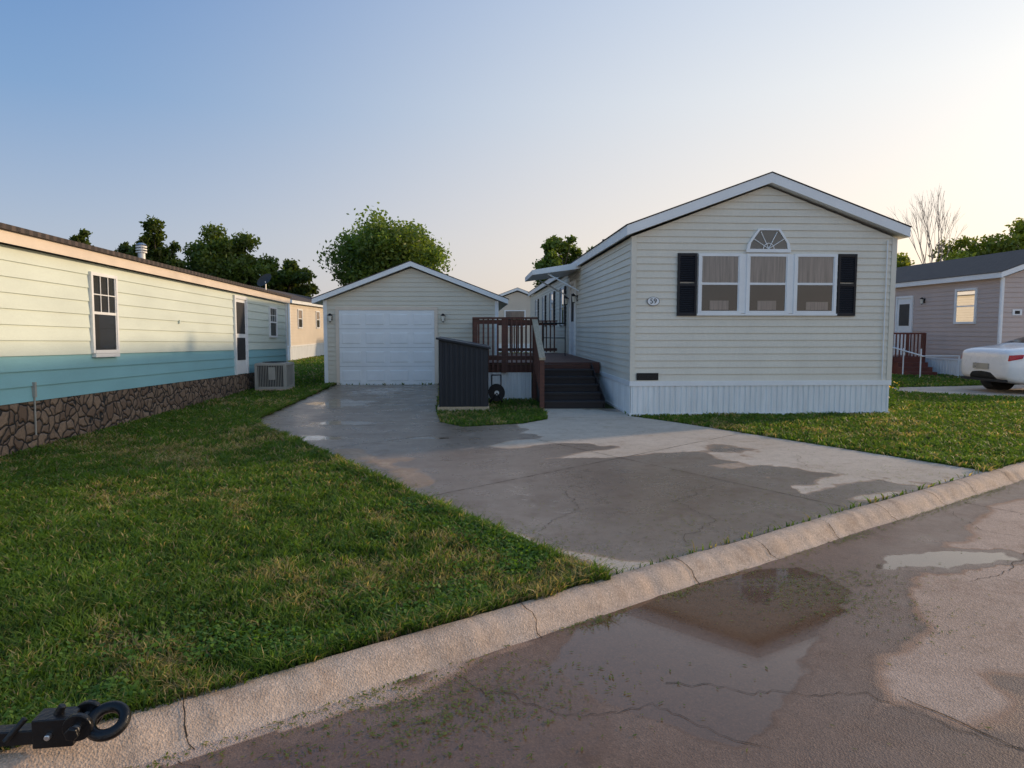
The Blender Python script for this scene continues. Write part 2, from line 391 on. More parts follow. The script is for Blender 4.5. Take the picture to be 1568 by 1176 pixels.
for pts,wd in (([W(2.9,-1.25),W(3.2,-1.35),W(4.4,-1.2),W(6.2,-1.5),W(9,-1.2)],.006),([W(.2,-1.0),W(.9,-1.6),W(1.0,-2.2),W(1.6,-3.0)],.005),([W(3.2,-1.35),W(3.4,-2.2),W(4.4,-3.0)],.005),
    ([W(-.6,-.35),W(-.4,-.9),W(.0,-1.1),W(.2,-1.6)],.004),([W(4.4,-1.2),W(4.3,-.8),W(4.7,-.35)],.004),([W(1.9,-1.9),W(2.5,-1.8),W(3.3,-2.0)],.004),([W(-1.8,-.3),W(-1.7,-.8),W(-1.3,-1.3)],.005)):
    ribbon(mb,pts,RZ+.0035,wd,M_crack,.05,.03)
mb.obj('road_cracks',road_o)

def kerb():
    prof=[(.0,-.06),(.0,.002),(-.015,.012),(-.085,.006),(-.125,-.010),(-.16,-.042),(-.185,-.078),(-.215,-.095),(-.25,-.105)]
    ss=np.concatenate([np.arange(-40,-4,1.0),np.arange(-4,12,.03),np.arange(12,70,1.0)])
    V=[];n=len(prof)
    for s in ss:
        j=(vn(s,0,.9)-.5)*.03; j2=(vn(s,5,11)-.5)*.012; z2=(vn(s,9,17)-.5)*.006
        for k,(a,z) in enumerate(prof):
            g=0 if k<2 else 1
            V.append((*W(s,a+(j+j2)*g),z+(z2 if 1<k<7 else 0)))
    idx=np.arange(len(ss)*n).reshape(len(ss),n)
    F=np.stack([idx[:-1,:-1],idx[1:,:-1],idx[1:,1:],idx[:-1,1:]],-1).reshape(-1,4)
    o=np_mesh('kerb',V,F,None,[M_curb],k=4)
    o.data.polygons.foreach_set('use_smooth',[True]*len(F))
    mb=MB()
    for s in (-5.6,-3.6,-1.75,.02,1.35,2.2,3.1,4.0,4.9,5.7,6.6,8.6,10.6):
        q=s
        j=(vn(s,0,.9)-.5)*.03
        for k in range(1,len(prof)-1):
            a,b=prof[k],prof[k+1]; q2=q+random.uniform(-.02,.02); wd=random.uniform(.003,.009)
            mb.poly([(*W(q,a[0]+j),a[1]+.006),(*W(q+wd,a[0]+j),a[1]+.006),(*W(q2+wd,b[0]+j),b[1]+.006),(*W(q2,b[0]+j),b[1]+.006)],M_crack); q=q2
    mb.obj('kerb_joints',o)
kerb()

DRIVE=[(.59,4.27),(-.88,6.33),(-2.61,8.92),(-3.9,10.7),(-4.45,11.7),(-5.05,19.36),(-2.05,19.5),(-1.45,13.1),(-1.2,11.6),(-.8,11.05),(.2,11.45),(.62,12.0),(.62,13.6),(2.12,13.6),(2.15,12.45),(2.83,11.54),(5.32,7.58)]
def slab(name,poly,z,cell,wetfn,mat_,thick=.0):
    P=np.array(poly); s,n=inv(P[:,0],P[:,1])
    A,B=np.meshgrid(np.arange(s.min()-cell,s.max()+cell*2,cell),np.arange(n.min()-cell,n.max()+cell*2,cell),indexing='ij')
    X,Y=W(A,B); d,nx,ny=sdpoly(X,Y,poly); out=d<0
    ok=d>-cell*1.0
    X2=np.where(out,nx,X); Y2=np.where(out,ny,Y)
    idx=np.arange(A.size).reshape(A.shape)
    keep=ok[:-1,:-1]&ok[1:,:-1]&ok[1:,1:]&ok[:-1,1:]
    F=np.stack([idx[:-1,:-1],idx[1:,:-1],idx[1:,1:],idx[:-1,1:]],-1)[keep]
    V=np.stack([X2,Y2,np.full(X2.shape,z)],-1).reshape(-1,3); w=wetfn(X2,Y2,d).ravel()
    used=np.unique(F); rm=-np.ones(len(V),int); rm[used]=np.arange(len(used))
    return np_mesh(name,V[used],rm[F],None,[mat_],k=4,wet=w[used])
def dwet(X,Y,d):
    n1=fbm(X+3,Y+8,.8,6)-.5; n2=fbm(X+30,Y,3.0,5)-.5
    w=.60+n1*.35+n2*.10
    dry=[(.0,10.6),(.7,14),(3,12.5),(5.9,7.8),(4.9,6.9),(4.1,7.3),(2.9,8.4),(2.3,9.2),(1.2,9.6)]
    q,_,_=sdpoly(X,Y,dry); w=w-np.clip((q+n1*2.2+n2*1.0)*1.8+.25,0,.75)
    for cx,cy,rx,ry,a in ((2.9,6.7,.85,.22,.45),(2.0,7.0,.8,.22,.35),(3.6,7.2,.6,.22,.45),(1.4,8.7,1.2,.28,.45),(.4,9.6,1.0,.3,.4),(1.9,6.1,.5,.14,.3),(2.6,7.9,.5,.12,.3),(3.5,6.45,.5,.12,.4)):
        e=np.sqrt(((X-cx)*.9+(Y-cy)*.45)**2/rx**2+(-(X-cx)*.45+(Y-cy)*.9)**2/ry**2); w=w-np.clip((1.1-e+n1*2.4+n2*1.2)*1.0,0,a)
    q,_,_=sdpoly(X,Y,[(-.5,5.6),(.75,4.1),(1.25,4.62),(.85,4.72),(.3,5.0),(-.3,5.9)]); w=w-np.clip((q+n1*.35)*5,0,.6)
    q,_,_=sdpoly(X,Y,[(-2.7,9.0),(-1.0,6.5),(-.5,6.9),(-1.2,8.4),(-2.0,9.3)]); w=w-np.clip((q+n1*1.5+n2*.5)*1.5,0,.22)
    for cx,cy,rx,ry in ((-2.7,11.6,.9,.28),(-2.9,9.9,.7,.22),(-3.6,14.5,.6,.9),(-1.2,9.9,.5,.12),(-3.3,17,.8,1.0)):
        e=np.sqrt(((X-cx)/rx)**2+((Y-cy)/ry)**2); w=np.maximum(w,np.clip(.76+(1-e+n1*1.8+n2)*.15,0,.85)*(e<1.6))
    e=np.sqrt(((X-1.0)/1.3)**2+((Y-6.7)/1.2)**2); w=np.maximum(w,np.clip(.72+(1-e+n1*.8)*.2,0,.78)*(e<1.4))
    w=np.where(d>.05,w,np.minimum(w,.6))
    return np.clip(w,0,1)
drv=slab('driveway',DRIVE,.006,.04,dwet,M_drive)
mb=MB(); zz=.009
def jl(a,b,w=.010): ribbon(mb,[a,b],zz,w,M_crack,.003)
jl((-2.61,8.92),(.2,11.42)); jl((-.88,6.33),(3.55,10.4)); jl((3.0,6.0),(.3,9.85)); jl((-4.2,11.3),(-.85,11.15)); jl((-4.7,14.6),(-1.6,14.6)); jl((-4.9,17.2),(-1.85,17.2)); jl((.62,12.2),(2.3,12.3))
for pts in ([(1.3,5.0),(1.7,5.6),(1.5,6.2),(2.1,6.9)],[(-.9,8.2),(.0,8.5),(.6,9.2),(1.6,9.6)],[(.2,5.3),(.6,6.0),(.5,6.7)],[(3.9,7.0),(3.4,7.8),(3.6,8.6)]): ribbon(mb,pts,zz+.0005,.005,M_crack,.05,.03)
mb.obj('slab_joints',drv)
ND=[(9.6,17.0),(12.8,15.2),(17.5,16.25),(24,20.8),(19.2,24.5),(15,19.6),(10.0,18.4)]
slab('neighbour_driveway',ND,.006,.12,lambda X,Y,d:np.clip(.2+(fbm(X,Y,.7,4)-.5)*1.2,0,.7),M_drive)

# ------------------------------------------------------------------ HOME 59
TH=R(3)
home=empty('manufactured_home',(2.17,12.49,0),TH)
Wd=4.87; Ln=23.0; ZS=.64
mb=MB()
fr=Wall((0,0),(1,0),(0,-1)); lf=Wall((0,0),(0,1),(-1,0)); rt=Wall((Wd,0),(0,1),(1,0)); bk=Wall((0,Ln),(1,0),(0,1))
for w_,l,zp in ((fr,Wd,4.16),(bk,Wd,4.16),(lf,Ln,3.25),(rt,Ln,3.25)):
    w_.siding(mb,l,ZS,3.25,zp,M_siding)
mb.obj('siding_walls',home)
mb=MB()
for w_,l in ((fr,Wd),(bk,Wd),(lf,Ln),(rt,Ln)):
    w_.ribs(mb,l,-.05,.56,M_skirt)
    w_.box(mb,-.02,l+.02,0,.03,.55,.64,M_white)
    w_.box(mb,-.02,l+.02,0,.024,-.05,.05,M_white)
mb.obj('skirting',home)
mb=MB()
for x in (0,Wd):
    for y in (0,Ln):
        sx=-1 if x==0 else 1; sy=-1 if y==0 else 1
        mb.box(min(x+sx*.024,x-sx*.07),max(x+sx*.024,x-sx*.07),min(y+sy*.027,y-sy*.07),max(y+sy*.027,y-sy*.07),.641,3.25,M_siding)
fr.box(mb,.10,.50,.0,.035,.66,.79,M_black)
for i in range(4): fr.box(mb,.115,.485,.035,.041,.675+i*.03,.688+i*.03,M_iron)
mb.tube((4.70,-.045,.66),(4.70,-.045,3.2),.012,.012,M_white,6)
mb.obj('corner_trim_and_vent',home)
roof(home,-.14,Wd+.17,3.42,4.36,-.17,Ln+.15,.17,M_white)
mb=MB()
mb.box(.9,1.2,6,6.3,3.85,4.12,M_black); mb.tube((1.6,11,3.8),(1.6,11,4.3),.06,.06,M_metal); mb.tube((.5,5.2,3.6),(.5,5.2,3.86),.10,.10,M_black)
mb.obj('roof_vents',home)
mb=MB()
for a in (1.20,2.085,2.97):
    fr.window(mb,a,a+.80,1.87,2.95)
    fr.box(mb,a+.07+random.uniform(0,.2),a+.55+random.uniform(0,.15),.0225,.026,1.94,2.08+random.uniform(-.06,.1),M_curtain)
fr.box(mb,2.00,2.085,0,.04,1.88,2.94,M_white); fr.box(mb,2.885,2.97,0,.04,1.88,2.94,M_white)
fr.box(mb,1.18,3.79,0,.065,1.835,1.87,M_white)
def arch(mb,cx,z0,pts,th,m,o0,o1):
    inner=[(cx+(x-cx)*(1-th),z0+.035+(z-z0)*(1-th*1.15)) for x,z in pts]
    for i in range(len(pts)-1):
        a,b,c,d=pts[i],pts[i+1],inner[i+1],inner[i]
        q=[fr.P(p[0],o0,p[1]) for p in (a,b,c,d)]+[fr.P(p[0],o1,p[1]) for p in (a,b,c,d)]
        mb.hexa(q,m)
    return inner
cx=2.485; pts=[(cx-.41,3.0),(cx-.385,3.13),(cx-.20,3.40),(cx+.20,3.40),(cx+.385,3.13),(cx+.41,3.0)]
inn=arch(mb,cx,3.0,pts,.14,M_white,0,.05)
fr.box(mb,cx-.41,cx+.41,0,.052,2.975,3.035,M_white)
mb.poly([fr.P(x,.022,z) for x,z in inn],M_screen); mb.poly([fr.P(x,.032,z) for x,z in inn],M_glass)
for ang in (35,66,114,145):
    r=.37 if 60<ang<120 else .36
    p0=fr.P(cx,.038,3.04); p1=fr.P(cx+math.cos(R(ang))*r,.038,3.04+math.sin(R(ang))*r*.9)
    mb.tube(p0,p1,.007,.007,M_white,6)
for p in range(6):
    a0=R(180*p/6);a1=R(180*(p+1)/6); mb.tube(fr.P(cx+.1*math.cos(a0),.038,3.04+.1*math.sin(a0)),fr.P(cx+.1*math.cos(a1),.038,3.04+.1*math.sin(a1)),.007,.007,M_white,6)
mb.obj('front_windows',home)
mb=MB(); fr.shutter(mb,.82,1.175,1.83,2.955,M_black); fr.shutter(mb,3.795,4.14,1.83,2.955,M_black)
mb2=MB()
for a,w_,z0,z1 in ((9.3,.75,1.7,2.9),(12.3,.9,1.7,2.9),(15.4,.75,1.7,2.9),(18.6,.9,1.9,2.9)):
    lf.window(mb2,a,a+w_,z0,z1,M_screen,M_screen); lf.shutter(mb,a-.33,a-.02,z0-.03,z1+.02,M_black); lf.shutter(mb,a+w_+.02,a+w_+.33,z0-.03,z1+.02,M_black)
for a in (3,8,14): rt.window(mb2,a,a+.9,1.8,2.9,M_screen,M_screen)
mb.obj('shutters',home); mb2.obj('side_windows',home)
mb=MB()
lf.box(mb,6.9,7.0,0,.06,.84,2.95,M_white); lf.box(mb,7.85,7.95,0,.06,.84,2.95,M_white); lf.box(mb,7.0,7.85,0,.058,2.86,2.95,M_white); lf.box(mb,7.0,7.85,.0,.03,.84,2.86,M_white)
lf.box(mb,7.15,7.7,.03,.036,1.8,2.6,M_dark); lf.box(mb,7.15,7.7,.03,.042,1.0,1.6,M_white); lf.lamp(mb,6.65,2.45); lf.lamp(mb,8.2,2.45)
mb.obj('entry_door',home)
mb=MB()
mb.hexa([(-1.32,6.0,3.02),(-.02,6.0,3.20),(-.02,8.7,3.20),(-1.32,8.7,3.02),(-1.32,6.0,3.15),(-.02,6.0,3.36),(-.02,8.7,3.36),(-1.32,8.7,3.15)],M_white)
mb.tube((-.05,6.1,2.6),(-.9,6.1,3.06),.02,.02,M_white); mb.tube((-.05,8.6,2.6),(-.9,8.6,3.06),.02,.02,M_white)
mb.obj('entry_roof',home)
mb=MB()
k=[]
for i in range(24):
    t=2*math.pi*i/24; k.append((.385+.115*math.cos(t),2.09+.08*math.sin(t)))
for i in range(24):
    a,b=k[i],k[(i+1)%24]; mb.poly([fr.P(a[0],0,a[1]),fr.P(b[0],0,b[1]),fr.P(b[0],.035,b[1]),fr.P(a[0],.035,a[1])],M_black)
mb.poly([fr.P(a,.035,b) for a,b in k],M_black)
mb.poly([fr.P(.385+(a-.385)*.93,.037,2.09+(b-2.09)*.92) for a,b in k],M_white)
mb.obj('number_plaque',home)
fc=bpy.data.curves.new('number_text','FONT'); fc.body='59'; fc.size=.13; fc.align_x='CENTER'; fc.align_y='CENTER'; fc.extrude=.002; fc.materials.append(M_text)
fo=bpy.data.objects.new('number_text',fc); COL.objects.link(fo); fo.parent=home; fo.location=(.385,-.040,2.09); fo.rotation_euler=(R(90),0,0)

# ------------------------------------------------------------------ DECK
deck=empty('wooden_deck',(2.17,12.49,0),TH)
mb=MB(); DZ=.84; dx0,dx1,dy0,dy1=-2.88,-.04,2.95,8.9
y=dy0
while y<dy1-.05:
    mb.box(dx0,dx1,y,y+.135,DZ-.035,DZ,M_deck); y+=.142
mb.box(dx0,dx1,dy0,dy0+.04,DZ-.24,DZ-.04,M_deck); mb.box(dx0,dx0+.04,dy0+.042,dy1,DZ-.24,DZ-.04,M_deck)
mb.obj('deck_floor',deck)
mb=MB()
def post(x,y,z0,z1,m=M_deck,h=.045): mb.box(x-h,x+h,y-h,y+h,z0,z1,m)
ZT=1.84
for x in (dx0+.05,-2.2,-1.52): post(x,dy0-.05,.0 if x==-1.52 else .62,ZT-.03)
mb.box(dx0-.02,-1.46,dy0-.12,dy0+.02,ZT-.03,ZT+.01,M_deck)
for z in (DZ+.06,ZT-.14): mb.box(dx0,-1.5,dy0-.068,dy0-.03,z,z+.09,M_deck)
x=dx0+.10
while x<-1.56:
    mb.box(x,x+.038,dy0-.10,dy0-.07,DZ-.2,ZT-.03,M_deck); x+=.105
for y in (4.9,6.9,8.85): post(dx0+.05,y,.0,ZT-.03)
mb.box(dx0-.02,dx0+.12,dy0+.03,dy1,ZT-.03,ZT+.01,M_deck)
for z in (DZ+.06,ZT-.14): mb.box(dx0+.03,dx0+.07,dy0,dy1,z,z+.09,M_deck)
y=dy0+.1
while y<dy1:
    mb.box(dx0-.02,dx0+.012,y,y+.038,DZ+.02,ZT-.03,M_deck); y+=.105
mb.box(dx0,-.3,dy1-.02,dy1+.12,ZT-.03,ZT+.01,M_deck)
for z in (DZ+.06,ZT-.14): mb.box(dx0,-.3,dy1+.03,dy1+.07,z,z+.09,M_deck)
x=dx0+.1
while x<-.35: mb.box(x,x+.038,dy1+.0,dy1+.03,DZ+.02,ZT-.03,M_deck); x+=.125
post(-1.52,1.12,0,.98)
mb.hexa([(-1.58,1.05,.98),(-1.46,1.05,.98),(-1.46,2.98,1.82),(-1.58,2.98,1.82),(-1.58,1.05,1.03),(-1.46,1.05,1.03),(-1.46,2.98,1.87),(-1.58,2.98,1.87)],M_lwood)
for i in range(9):
    y=1.28+i*.19; t=(y-1.05)/1.93; mb.box(-1.54,-1.505,y-.018,y+.018,.12+t*.7,.97+t*.84,M_deck)
mb.obj('railing',deck)
mb=MB(); dw=Wall((dx0,dy0-.01),(1,0),(0,-1)); dw.ribs(mb,1.30,-.02,.62,M_skirt,pitch=.09)
dw2=Wall((dx0-.01,dy0-.01),(0,1),(-1,0)); dw2.ribs(mb,5.8,-.02,.60,M_skirt,pitch=.09); mb.obj('deck_skirting',deck)
mb=MB()
for i in range(5):
    z=DZ-.14*(i+1); yb=dy0-.335*i
    mb.box(-1.46,-.25,yb-.36,yb+.0,z-.04,z,M_step); mb.box(-1.45,-.26,yb-.335,yb-.315,-.02 if i==4 else z-.14,z-.041,M_step)
mb.hexa([(-1.475,1.25,-.02),(-1.462,1.25,-.02),(-1.462,2.94,-.02),(-1.475,2.94,-.02),(-1.475,1.25,.2),(-1.462,1.25,.2),(-1.462,2.94,.84),(-1.475,2.94,.84)],M_step)
mb.hexa([(-.248,1.25,-.02),(-.235,1.25,-.02),(-.235,2.94,-.02),(-.248,2.94,-.02),(-.248,1.25,.2),(-.235,1.25,.2),(-.235,2.94,.84),(-.248,2.94,.84)],M_step)
mb.obj('steps',deck)
mb=MB()
for x,y in ((-.95,6.6),(-.35,6.6)): mb.tube((x,y,DZ),(x,y,DZ+.9),.015,.015,M_iron)
mb.tube((-.95,6.6,DZ+.9),(-.35,6.6,DZ+.9),.018,.018,M_iron); mb.tube((-.95,6.6,DZ+.5),(-.35,6.6,DZ+.5),.012,.012,M_iron)
mb.obj('porch_handrail',deck)

# ------------------------------------------------------------------ SHED
shed=empty('storage_shed',(-.94,13.2,0),TH)
mb=MB(); mb.box(-.50,.50,-.03,1.65,-.01,.09,M_lwood); mb.obj('timber_base',shed)
mb=MB(); mb.extr([(-.47,.091),(.47,.091),(.47,1.21),(-.47,1.38)],0,1.6,M_shed)
x=-.45
while x<.43:
    zt=1.38-(x+.47)/.94*.17; mb.box(x,x+.05,-.018,.002,.1,zt-.03,M_shed); x+=.098
y=.05
while y<1.58: mb.box(.468,.486,y,y+.05,.1,1.19,M_shed); y+=.1
mb.obj('shed_body',shed,bevel=.004)
mb=MB(); mb.hexa([(-.52,-.06,1.392),(.53,-.06,1.202),(.53,1.66,1.202),(-.52,1.66,1.392),(-.52,-.06,1.43),(.53,-.06,1.24),(.53,1.66,1.24),(-.52,1.66,1.43)],M_shed)
mb.obj('shed_lid',shed,bevel=.006)

hr=empty('garden_hose_reel',(-.33,14.6,0),TH)
mb=MB()
for j in range(5): mb.torus((0,-.1+j*.045,.24),(0,1,0),.13+.010*(j%2),.018,M_iron,n=24,k=6)
for y in (-.14,.11):
    mb.tube((0,y,.24),(0,y+.012,.24),.175,.175,M_black,20); mb.tube((0,y-.004,.24),(0,y+.016,.24),.05,.05,M_white,16)
    mb.tube((-.16,y,0),(0,y,.24),.012,.012,M_black); mb.tube((.16,y,0),(0,y,.24),.012,.012,M_black)
mb.tube((-.10,.14,0),(-.10,.14,.60),.013,.013,M_black); mb.tube((.10,.14,0),(.10,.14,.60),.013,.013,M_black); mb.tube((-.11,.14,.60),(.11,.14,.60),.013,.013,M_black)
mb.obj('reel',hr)

# ------------------------------------------------------------------ GARAGE
gar=empty('detached_garage',(-5.28,19.4,0),TH)
GW=4.87; GL=7.5; mb=MB()
gf=Wall((0,0),(1,0),(0,-1)); gl=Wall((0,0),(0,1),(-1,0)); gr=Wall((GW,0),(0,1),(1,0)); gb=Wall((0,GL),(1,0),(0,1))
for w_,l,zp in ((gf,GW,3.30),(gb,GW,3.30),(gl,GL,2.38),(gr,GL,2.38)): w_.siding(mb,l,.05,2.38,zp,M_gsiding,lap=.13)
mb.box(.02,GW-.02,.02,GL-.02,-.02,.05,M_curb)
mb.obj('siding_walls',gar)
mb=MB()
for x in (0,GW): mb.box(x-.03 if x==0 else x-.07,x+.07 if x==0 else x+.03,-.03,.07,.04,2.38,M_white)
D0,D1,DT=.40,3.08,2.12
gf.box(mb,D0-.09,D0,0,.045,.0,DT+.09,M_fascia); gf.box(mb,D1,D1+.09,0,.045,.0,DT+.09,M_fascia); gf.box(mb,D0,D1,0,.043,DT,DT+.09,M_fascia)
gf.lamp(mb,.17,1.92); gf.lamp(mb,3.33,1.92)
mb.obj('trim_and_lamps',gar)
mb=MB(); gf.box(mb,D0,D1,.005,.022,.0,DT,M_seam)
nr=4; hh=DT/nr
for r_ in range(nr):
    z0=r_*hh+.004; z1=(r_+1)*hh-.004; gf.box(mb,D0+.003,D1-.003,.019,.030,z0+.0,z1,M_white)
    cw=(D1-D0)/4
    for c in range(4):
        a0=D0+c*cw+.07;a1=D0+(c+1)*cw-.07; b0=z0+.10;b1=z1-.10; P=gf.P
        o=[P(a0,.031,b0),P(a1,.031,b0),P(a1,.031,b1),P(a0,.031,b1)]; e=.03
        h=[P(a0+e,.039,b0+e),P(a1-e,.039,b0+e),P(a1-e,.039,b1-e),P(a0+e,.039,b1-e)]
        for i in range(4): mb.poly([o[i],o[(i+1)%4],h[(i+1)%4],h[i]],M_white)
        mb.poly(h,M_white)
mb.obj('overhead_door',gar)
roof(gar,-.30,GW+.30,2.42,3.47,-.2,GL+.2,.13,M_white)

# ------------------------------------------------------------------ LEFT HOME
lh=empty('aqua_mobile_home',(-6.10,4.0,0),R(2.83),R(-1.23))
LL=17.1; LW=4.3; mb=MB()
wr=Wall((0,0),(0,1),(1,0)); wf=Wall((-LW,0),(1,0),(0,-1)); wb=Wall((-LW,LL),(1,0),(0,1)); wl=Wall((-LW,0),(0,1),(-1,0))
for w_,l,zp in ((wr,LL,2.74),(wl,LL,2.74),(wf,LW,3.25),(wb,LW,3.25)): w_.siding(mb,l,.75,2.74,zp,M_blue,lap=.20,low=M_teal_shade,zlow=1.35)
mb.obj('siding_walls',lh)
mb=MB()
for w_,l in ((wr,LL),(wl,LL),(wf,LW),(wb,LW)): w_.box(mb,-.0,l,-.03,.012,-.1,.745,M_stone)
mb.obj('stone_skirting',lh)
roof(lh,-LW-.12,.12,2.95,3.42,-.1,LL+.1,.21,M_fascia)
mb=MB(); mb.box(.122,.165,-.1,LL+.1,2.90,2.965,M_shingle); mb.obj('gutter_edge',lh)
mb=MB(); wr.window(mb,6.42,7.18,1.36,2.60,M_dark,M_dark,grid=True); wr.window(mb,15.35,16.05,1.68,2.55,M_dark,M_dark,grid=True)
wr.box(mb,6.45,7.15,0,.07,1.30,1.355,M_white)
mb.obj('windows',lh)
mb=MB(); wr.box(mb,12.55,12.63,0,.06,.75,2.68,M_white); wr.box(mb,13.37,13.45,0,.06,.75,2.68,M_white); wr.box(mb,12.63,13.37,0,.058,2.60,2.68,M_white)
wr.box(mb,12.63,13.37,0,.03,.76,2.6,M_white); wr.box(mb,12.70,13.30,.03,.036,1.75,2.52,M_dark); wr.box(mb,12.70,13.30,.03,.036,1.1,1.65,M_dark); mb.obj('side_door',lh)
mb=MB(); mb.box(-.06,.03,LL-.07,LL+.03,.75,2.74,M_white)
wr.box(mb,5.0,5.04,.0,.05,.8,1.0,M_ac); wr.box(mb,9.5,9.54,.0,.04,1.9,1.97,M_blue)
wr.box(mb,5.01,5.03,.02,.035,.3,.8,M_ac)
mb.obj('trim',lh)
mb=MB(); x,y=-.6,9.4
mb.tube((x,y,2.95),(x,y,3.26),.065,.065,M_metal,16)
for z in (3.26,3.31,3.36): mb.tube((x,y,z),(x,y,z+.025),.10,.10,M_metal,16)
mb.tube((x,y,3.26),(x,y,3.42),.05,.05,M_metal,16); mb.tube((x,y,3.41),(x,y,3.45),.10,.04,M_metal,16)
mb.obj('flue_pipe',lh)
mb=MB(); c=Vector((-.4,LL-.6,3.35)); mb.tube((-.4,LL-.6,2.95),tuple(c),.02,.02,M_metal)
ax=Vector((-.3,-.75,.55)).normalized(); a=ax.orthogonal().normalized(); b=ax.cross(a)
rings=[]
for i in range(5):
    r_=.25*i/4; h=.09*(i/4)**2; rings.append([c+ax*(h-.02)+a*math.cos(2*math.pi*j/20)*r_+b*math.sin(2*math.pi*j/20)*r_*.85 for j in range(20)])
for i in range(4):
    for j in range(20): mb.poly([rings[i][j],rings[i][(j+1)%20],rings[i+1][(j+1)%20],rings[i+1][j]],M_grille)
mb.tube(tuple(c-b*.2),tuple(c+ax*.3),.01,.01,M_metal); mb.obj('satellite_dish',lh)

ac=empty('air_conditioner_unit',(-6.15,17.75,0),TH); mb=MB()
mb.box(-.40,.40,-.40,.40,0,.06,M_curb); mb.box(-.33,.33,-.33,.33,.07,.66,M_grille)
for sx in (-1,1):
    for sy in (-1,1): mb.box(sx*.36-.035,sx*.36+.035,sy*.36-.035,sy*.36+.035,.06,.70,M_ac)
mb.box(-.38,.38,-.38,.38,.66,.72,M_ac); mb.box(-.37,.37,-.37,.37,.06,.12,M_ac)
for i in range(16):
    q=-.31+i*.041
    for f in ((q,q+.012,-.365,-.345),(q,q+.012,.345,.365)): mb.box(*f,.12,.66,M_ac)
    mb.box(.345,.365,q,q+.012,.12,.66,M_ac); mb.box(-.365,-.345,q,q+.012,.12,.66,M_ac)
mb.box(-.06,.12,-.375,-.36,.3,.62,M_ac)
for r_ in (.1,.17,.24,.30): mb.torus((0,0,.735),(0,0,1),r_,.006,M_iron,n=20,k=4)
mb.obj('ac_casing',ac)

# ------------------------------------------------------------------ background homes
def simple_home(name,x,y,w,l,ze,zp,side_m,fas,wins,rot=TH,zs=.6):
    e=empty(name,(x,y,0),rot); mb=MB()
    F_=Wall((0,0),(1,0),(0,-1));L_=Wall((0,0),(0,1),(-1,0));R_=Wall((w,0),(0,1),(1,0));B_=Wall((0,l),(1,0),(0,1))
    for q,ll,z in ((F_,w,zp),(B_,w,zp),(L_,l,ze),(R_,l,ze)):
        q.siding(mb,ll,zs,ze,z,side_m,lap=.15)
    mb.obj('siding_walls',e); mb=MB()
    for q,ll in ((F_,w),(B_,w),(L_,l),(R_,l)): q.ribs(mb,ll,-.02,zs-.05,M_skirt,pitch=.14); q.box(mb,-.01,ll+.01,0,.03,zs-.06,zs,M_white)
    for xx in (0,w):
        for yy in (0,l): mb.box(xx-.04,xx+.04,yy-.04,yy+.04,zs+.002,ze,M_white)
    mb.obj('skirting_and_trim',e)
    roof(e,-.2,w+.2,ze+.14,zp+.24,-.2,l+.2,.16,fas)
    mb=MB()
    for side,a,b,z0,z1 in wins: {'F':F_,'L':L_,'R':R_}[side].window(mb,a,b,z0,z1,M_curtain,M_screen,casing=.07)
    mb.obj('windows',e); return e,F_,L_,R_
nh,nF,nL,nR=simple_home('tan_neighbour_home',14.9,21.0,4.9,20,3.15,4.0,M_tan,M_white,[('L',1.0,2.0,1.75,2.9),('F',1.6,3.4,1.7,2.9),('L',9,10,1.75,2.9)])
mb=MB(); nL.box(mb,4.2,4.28,0,.06,.62,2.8,M_white); nL.box(mb,5.12,5.2,0,.06,.62,2.8,M_white); nL.box(mb,4.28,5.12,0,.03,.62,2.72,M_white); nL.box(mb,4.28,5.12,0,.058,2.72,2.8,M_white); nL.box(mb,4.4,5.0,.03,.036,1.7,2.5,M_screen)
nL.lamp(mb,3.6,2.6); nF.lamp(mb,.9,2.2)
mb.tube((-.05,-.05,.1),(-.05,-.05,3.15),.04,.04,M_white)
nF.box(mb,.35,.65,0,.03,2.0,2.18,M_white); nF.box(mb,.42,.58,.03,.033,2.04,2.14,M_black)
mb.obj('door_lamps_plaque',nh)
ns=empty('neighbour_porch_steps',(12.9,22.6,0),TH); mb=MB()
mb.box(.3,1.5,1.2,2.6,.0,.62,M_redbrown)
for i in range(4): mb.box(.35,1.4,.3+i*.25,.3+i*.25+.27,0,.15*(i+1)-.01,M_redbrown)
for x in (.3,.9,1.5): mb.box(x-.04,x+.04,1.16,1.24,0,1.45,M_redbrown)
mb.box(.3,1.5,1.17,1.23,1.40,1.46,M_redbrown)
for i in range(9): mb.box(.34+i*.13,.38+i*.13,1.18,1.21,.62,1.4,M_redbrown)
mb.obj('steps',ns)
mb=MB()
for y in (-.6,.3,1.1): mb.tube((.2,y,0),(.2,y,.95),.02,.02,M_white)
mb.tube((.2,-.7,.72),(.2,1.2,1.0),.022,.022,M_white); mb.tube((1.4,-.7,.72),(.2,-.7,.72),.018,.018,M_white); mb.tube((1.4,-.7,0),(1.4,-.7,.72),.02,.02,M_white); mb.obj('handrail',ns)
simple_home('pale_mobile_home',-15.4,33.5,4.5,20,2.85,3.5,M_cream2,M_white,[('R',1.5,2.4,1.6,2.6),('R',5.5,6.4,1.6,2.6),('F',1.5,2.6,1.5,2.5)],zs=.75)
simple_home('cream_mobile_home',-2.1,45,4.9,18,3.1,4.0,M_cream2,M_white,[('F',1.6,3.0,1.7,2.8)])

